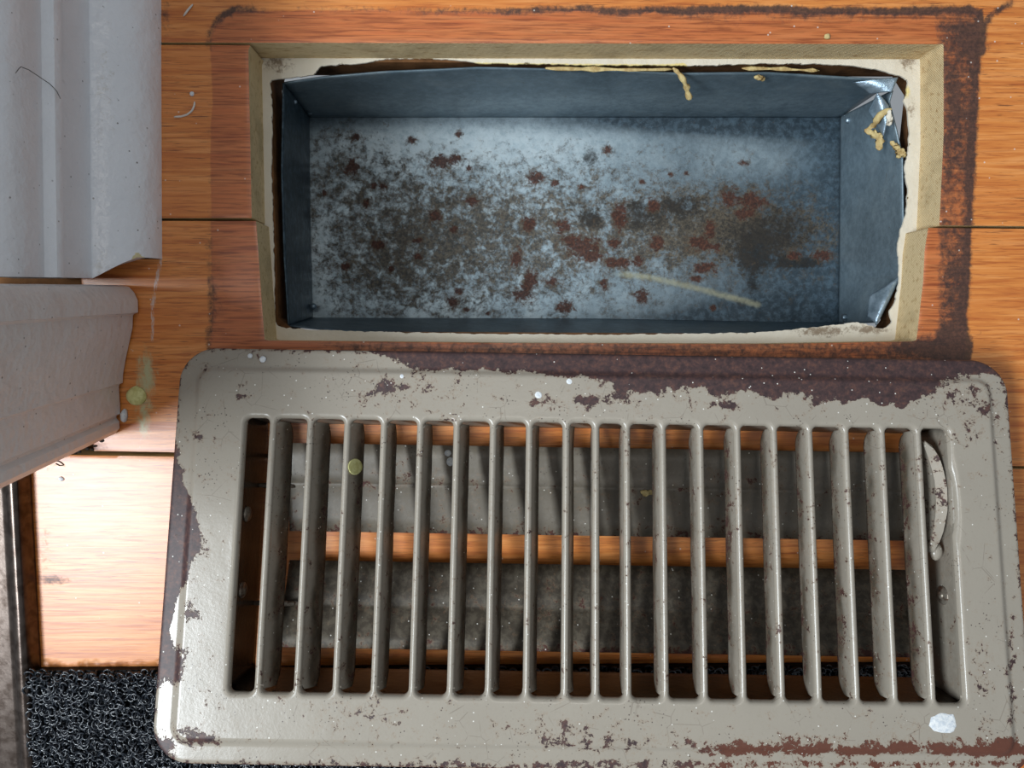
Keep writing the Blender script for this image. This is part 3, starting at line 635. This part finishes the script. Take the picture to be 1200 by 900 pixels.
# body box below the plate
bx0, bx1, by0, by1, BD = -GW/2-1.0, GW/2+1.2, -YH-1.0, YH+1.2, -27.5
yb1 = rpx(700, 501, BD)[1]; yb0 = rpx(700, 789, BD)[1]
def wall(pts, name='body_wall', mat=BODYM, th=.8):
    P = [np.array(p, float) for p in pts]; rows = []
    for t in np.linspace(0, 1, 10): rows.append([(P[0]*(1-s)+P[1]*s)*(1-t)+(P[3]*(1-s)+P[2]*s)*t for s in np.linspace(0, 1, 30)])
    V, Fc = loft(rows); V = V.copy(); o = mesh(name, V, Fc, mat, reg, {'rust': np.full(len(V), .22), 'red': np.full(len(V), .3), 'soil_shade': np.full(len(V), .35)})
    m = o.modifiers.new('thickness', 'SOLIDIFY'); m.thickness = th*MM; m.offset = 0; return o
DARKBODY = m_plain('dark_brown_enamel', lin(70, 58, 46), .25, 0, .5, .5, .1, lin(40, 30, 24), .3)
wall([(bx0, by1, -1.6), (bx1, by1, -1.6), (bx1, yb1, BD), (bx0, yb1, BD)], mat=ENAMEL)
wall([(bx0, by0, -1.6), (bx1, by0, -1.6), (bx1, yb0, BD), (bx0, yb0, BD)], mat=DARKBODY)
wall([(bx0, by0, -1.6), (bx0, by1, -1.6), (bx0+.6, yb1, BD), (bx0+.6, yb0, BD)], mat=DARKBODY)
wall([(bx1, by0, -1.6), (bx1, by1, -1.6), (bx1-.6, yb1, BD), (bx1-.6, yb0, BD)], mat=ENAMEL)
# the two damper blades
def blade(v0, vm, v1, z0, zm, z1, u0, u1, lip, soil_shade=.62):
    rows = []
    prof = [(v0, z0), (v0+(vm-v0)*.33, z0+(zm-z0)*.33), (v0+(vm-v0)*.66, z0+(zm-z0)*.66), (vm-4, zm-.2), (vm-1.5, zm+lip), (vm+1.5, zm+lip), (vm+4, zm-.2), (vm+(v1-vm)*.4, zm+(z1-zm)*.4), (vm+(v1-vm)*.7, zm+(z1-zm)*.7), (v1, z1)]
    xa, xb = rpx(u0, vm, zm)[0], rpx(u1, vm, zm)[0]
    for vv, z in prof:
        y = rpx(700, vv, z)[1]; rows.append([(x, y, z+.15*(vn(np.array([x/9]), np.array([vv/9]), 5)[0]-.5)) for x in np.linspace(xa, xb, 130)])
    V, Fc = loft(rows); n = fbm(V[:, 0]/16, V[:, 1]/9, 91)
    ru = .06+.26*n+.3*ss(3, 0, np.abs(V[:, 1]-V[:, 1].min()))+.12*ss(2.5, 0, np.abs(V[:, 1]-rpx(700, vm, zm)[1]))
    o = mesh('damper_blade', V, [q[::-1] for q in Fc], ENAMEL, reg, {'rust': ru, 'red': np.full(len(V), .4), 'soil_shade': np.full(len(V), soil_shade)+.3*(n-.5)})
    m = o.modifiers.new('thickness', 'SOLIDIFY'); m.thickness = .8*MM; m.offset = -1; return o
b1 = blade(525, 572, 628, -17, -20.5, -25, 338, 1072, .5, .68)
b2 = blade(662, 713, 764, -30, -25, -19, 332, 1078, -.7, 1.1)  # brown soil, raised further to paint this blade's shade
# blade pivots, rivets, lever
def rivet(c, axis, r, h):
    V, Fc = dome((0, 0, 0), r, r, h, 2, .03, 14, 4); a = np.array(axis, float); b = np.array([0, 1.0, 0]); c2 = np.cross(a, b)
    V = np.array([np.array(c)+p[0]*b+p[1]*c2+p[2]*a for p in V]); mesh('rivet', V, Fc, STEEL, reg)
for vv in (602, 690): rivet((bx0+.5, rpx(290, vv, -12)[1], -9), (1, 0, .1), 3.0, 1.5)
rivet((bx1-.7, rpx(1100, 697, -12)[1], -11), (-1, 0, .1), 3.4, .9); rivet((bx1-1.4, rpx(1100, 697, -12)[1], -11), (-1, 0, .1), 1.5, .9)
for k, (vv, z) in enumerate(((575, -20.5), (713, -22.5))):
    yy = rpx(700, vv, z)[1]
    for xa, xb in ((bx0+.6, rpx(345, vv, z)[0]), (rpx(1066, vv, z)[0], bx1-.8)):
        V, Fc = tube([(xa, yy, z), ((xa+xb)/2, yy, z), (xb, yy, z)], 1.4, 8); mesh('pivot_pin', V, Fc, STEEL, reg)
lo_ = [(1083, 516), (1092, 522), (1100, 534), (1106, 552), (1110, 575), (1110, 600), (1106, 622), (1099, 641), (1094, 648)]
li_ = [(1089, 640), (1093, 622), (1096, 600), (1096, 578), (1094, 560), (1090, 545), (1085, 530), (1081, 520)]
tpz = [rpx(u, v, -4.0) for u, v in lo_]; tpi = [rpx(u, v, -5.0) for u, v in li_]
ring = np.array(tpz+tpi); low = ring+np.array([-1.0, 0, -5.0])
mid = ring*1.0; mid[:, 2] += .0
cx_ = ring.mean(0); top = ring+(cx_-ring)*.04+np.array([0, 0, .5])
V, Fc = loft([low, mid, top], True, False)
nL, nI = len(lo_), len(li_); n = nL+nI
oo = resample(top[:nL], 12); ii = resample(top[nL:][::-1], 12)
k0 = len(V); V = np.concatenate([V, oo, ii]); Fc = list(Fc)
for j in range(11): Fc.append([k0+j, k0+j+1, k0+12+j+1, k0+12+j])
mesh('lever', V, Fc, ENAMEL, reg, {'rust': np.full(len(V), .36), 'red': np.full(len(V), .1)})
V, Fc = dome(rpx(1096, 646, -7), 2.4, 3.2, 2.0, 4, .1); mesh('lever_tip', V, Fc, ENAMEL, reg, {'rust': np.full(len(V), .2), 'red': np.zeros(len(V))})
# paint drops on the register
def drop(name, u, v, z, rx, ry, h, mat, seed, wob=.12):
    V, Fc = dome(rpx(u, v, z), rx, ry, h, seed, wob, 22, 5, .3); return mesh(name, V, Fc, mat, reg)
drop('paint_drop', 1105, 847, -.1, 5.0, 3.4, .5, WHITEDROP, 3, .3)['label'] = 'bluish white flake of dried paint'
V, Fc = dome((0, 0, 0), 1.9, 2.9, .8, 4, .05, 18, 5); fd = fx[2]
V = np.array([(fd+2.9+p[0]-.25*p[2], rpx(415, 547, -4)[1]+p[1], -3.6-p[0]*1.9+p[2]) for p in V])
mesh('glue_drop', V, Fc, GREENDROP, reg)['label'] = 'pale yellow green drop on a fin'
for (uu, vv, r) in ((631, 463, 1.3), (293, 417, .9), (308, 421, 1.2), (266, 433, .9), (667, 447, 1.1), (471, 441, .8)):
    drop('paint_drop', uu, vv, -.15 if vv > 435 else -1.6, r, r, .3, WHITEDROP, int(uu))
zb = lambda vv: -17-3.5*(vv-525)/47.0
for (uu, vv, rx, ry) in ((525, 531, 1.3, 1.2), (528, 541, 1.6, 1.7)):
    drop('paint_drop', uu, vv, zb(vv)+.1, rx, ry, .5, WHITEDROP, int(vv))
V, Fc = tube([rpx(536, 551, zb(551)+.5), rpx(541, 553, zb(553)+.6), rpx(547, 552, zb(552)+.5)], .35); mesh('wood_sliver', V, Fc, FIBRE, reg)
lumpv = [rpx(752, 576, -20), rpx(757, 578, -19.6), rpx(763, 577, -20)]
lump('glue_crumb', lumpv, .9, GLUE, reg, (0, 0, 0), 12)

# ------------------------------------------------------------------ DOORMAT
MZ = 9.0
mx0, mx1 = px(44, 790, 0)[0], px(1075, 790, 0)[0]; my1, my0 = px(100, 781, 0)[1], px(100, 985, 0)[1]
mc = ((mx0+mx1)/2, (my0+my1)/2, 0)
mat_o = thing('doormat', 'black looped vinyl doormat under the lower edge of the register', 'doormat', mc)
V, Fc = loft([[(mx0, my0, .3), (mx1, my0, .3), (mx1, my1, .3), (mx0, my1, .3)], [(mx0, my0, 3.4), (mx1, my0, 3.4), (mx1, my1, 3.4), (mx0, my1, 3.4)]], True, True)
mesh('backing', V, Fc, MATBACK, mat_o, smooth=False, off=mc)
rg = np.random.RandomState(5); prm = []
rowh = 1.6; y = my1-1.0; k = 0
while y > my0+1:
    x = mx0+.8
    while x < mx1-.8:
        for q in range(2):
            prm.append((x+rg.uniform(-.5, .5), y+rg.uniform(-.8, .8), rg.uniform(4.2, MZ-1.9), rg.uniform(1.2, 1.9), rg.uniform(-.6, .6)+(.5 if k % 2 else -.3), rg.uniform(.9, 1.5)*rg.choice((-1, 1)), rg.uniform(3.0, 4.4)))
        x += rg.uniform(1.8, 2.5)
    y -= rowh; k += 1
prm = np.array(prm); nc, nk = 8, 4
a_ = np.linspace(-.5, .5, nc)[None]*prm[:, 6:7]; rr_ = prm[:, 3:4]
lx = rr_*np.sin(a_); lz = rr_*np.cos(a_)*1.1; ly = lz*np.sin(prm[:, 5:6]); lz = lz*np.cos(prm[:, 5:6])
cy_, sy_ = np.cos(prm[:, 4:5]), np.sin(prm[:, 4:5])
Pc = np.stack([prm[:, 0:1]+lx*cy_-ly*sy_, prm[:, 1:2]+lx*sy_+ly*cy_, prm[:, 2:3]+lz], -1)
Tg = np.gradient(Pc, axis=1); Tg /= np.linalg.norm(Tg, axis=2, keepdims=True)+1e-9
Aa = np.cross(Tg, np.array([.31, .17, .93])); Aa /= np.linalg.norm(Aa, axis=2, keepdims=True)+1e-9; Bb = np.cross(Tg, Aa)
th_ = np.arange(nk)*2*math.pi/nk
VV = (Pc[:, :, None]+.40*(Aa[:, :, None]*np.cos(th_)[None, None, :, None]+Bb[:, :, None]*np.sin(th_)[None, None, :, None])).reshape(-1, 3)
f0 = np.array([[i_*nk+j_, i_*nk+(j_+1) % nk, (i_+1)*nk+(j_+1) % nk, (i_+1)*nk+j_] for i_ in range(nc-1) for j_ in range(nk)]+[[3, 2, 1, 0], [(nc-1)*nk+q for q in range(nk)]])
FF = (f0[None]+(np.arange(len(prm))*nc*nk)[:, None, None]).reshape(-1, 4)
ms = mesh('loop_pile', VV, FF, MATBLACK, mat_o, off=mc); ms['kind'] = 'stuff'

# ------------------------------------------------------------------ small loose things
def single(name, V, Fc, mat, label, cat, group=None):
    V = np.asarray(V, float); b = np.array([V[:, 0].mean(), V[:, 1].mean(), V[:, 2].min()])
    o = mesh(name, V, Fc, mat, None, off=b); o.location = [c*MM for c in b]; return tag(o, label, cat, group)
V, Fc = dome(px(160, 464, .1), 4.0, 3.8, 1.9, 6, .1, 24, 6)
single('paint_blob', V, Fc, GREENDROP, 'yellow green blob of dried paint on the floor beside the door casing', 'paint blob')
V, Fc = dome(px(146, 487, .1), 1.5, 2.6, 2.0, 8, .25)
single('plaster_crumb', V, Fc, WHITEDROP, 'white plaster crumb against the lower corner of the door casing', 'crumb')
c = [px(a, b, .45) for a, b in ((204, 137), (212, 136.5), (219, 134.5), (225, 130), (228, 123), (228, 119))]
V, Fc = tube(resample(np.array(c), 14), .4); single('thread', V, Fc, FIBRE, 'short curled white thread on the orange boards beside the baseboard', 'thread')
c = [px(a, b, .4) for a, b in ((215, 19), (220, 12), (226, 5))]
V, Fc = tube(resample(np.array(c), 5), .42); single('wood_sliver', V, Fc, FIBRE, 'straight pale sliver on the floor at the top left', 'sliver')
V, Fc = dome(px(225, 110, .1), .9, .9, .7, 3, .2); single('plaster_crumb', V, Fc, WHITEDROP, 'tiny white crumb just above the curled thread', 'crumb')
V, Fc = dome(px(969, 43, .1), 1.3, 1.2, 1.1, 11, .3); single('plaster_crumb', V, Fc, GLUE, 'tan crumb on the red board above the duct opening', 'crumb')
V, Fc = dome(px(72, 561, .1), 1.1, .9, .8, 13, .3); single('plaster_crumb', V, Fc, WHITEDROP, 'white crumb on the pale board near the metal threshold', 'crumb')
c = [px(a, b, .35) for a, b in ((64, 540), (70, 541), (75, 545), (70, 546), (65, 543))]
V, Fc = tube(resample(np.array(c), 10), .18); single('hair_loop', V, Fc, GRIT, 'tiny dark hair loop on the pale board below the casing', 'hair')
c = [px(a, b, z) for a, b, z in ((18, 86, 62.5), (24, 78, 60.5), (34, 82, 56.8), (46, 90, 51.5), (58, 98, 47.5), (66, 106, 44.5), (71, 116, 43.2))]
V, Fc = tube(resample(np.array(c), 20), .14, 5); single('hair_strand', V, Fc, DARKHAIR, 'thin grey hair stuck on the white baseboard', 'hair')
for k in range(16):
    a = rg.uniform(72, 122); b = 529-(a-72)*.16+rg.uniform(-7, 5)
    V, Fc = dome(px(a, b, .05), rg.uniform(.5, 1.4), rg.uniform(.4, 1.0), rg.uniform(.4, 1.1), k, .35, 9, 3)
    single('grit_grain', V, Fc, GRIT, 'dark grain of grit packed under the lower edge of the casing', 'grit', 'grit under the casing')
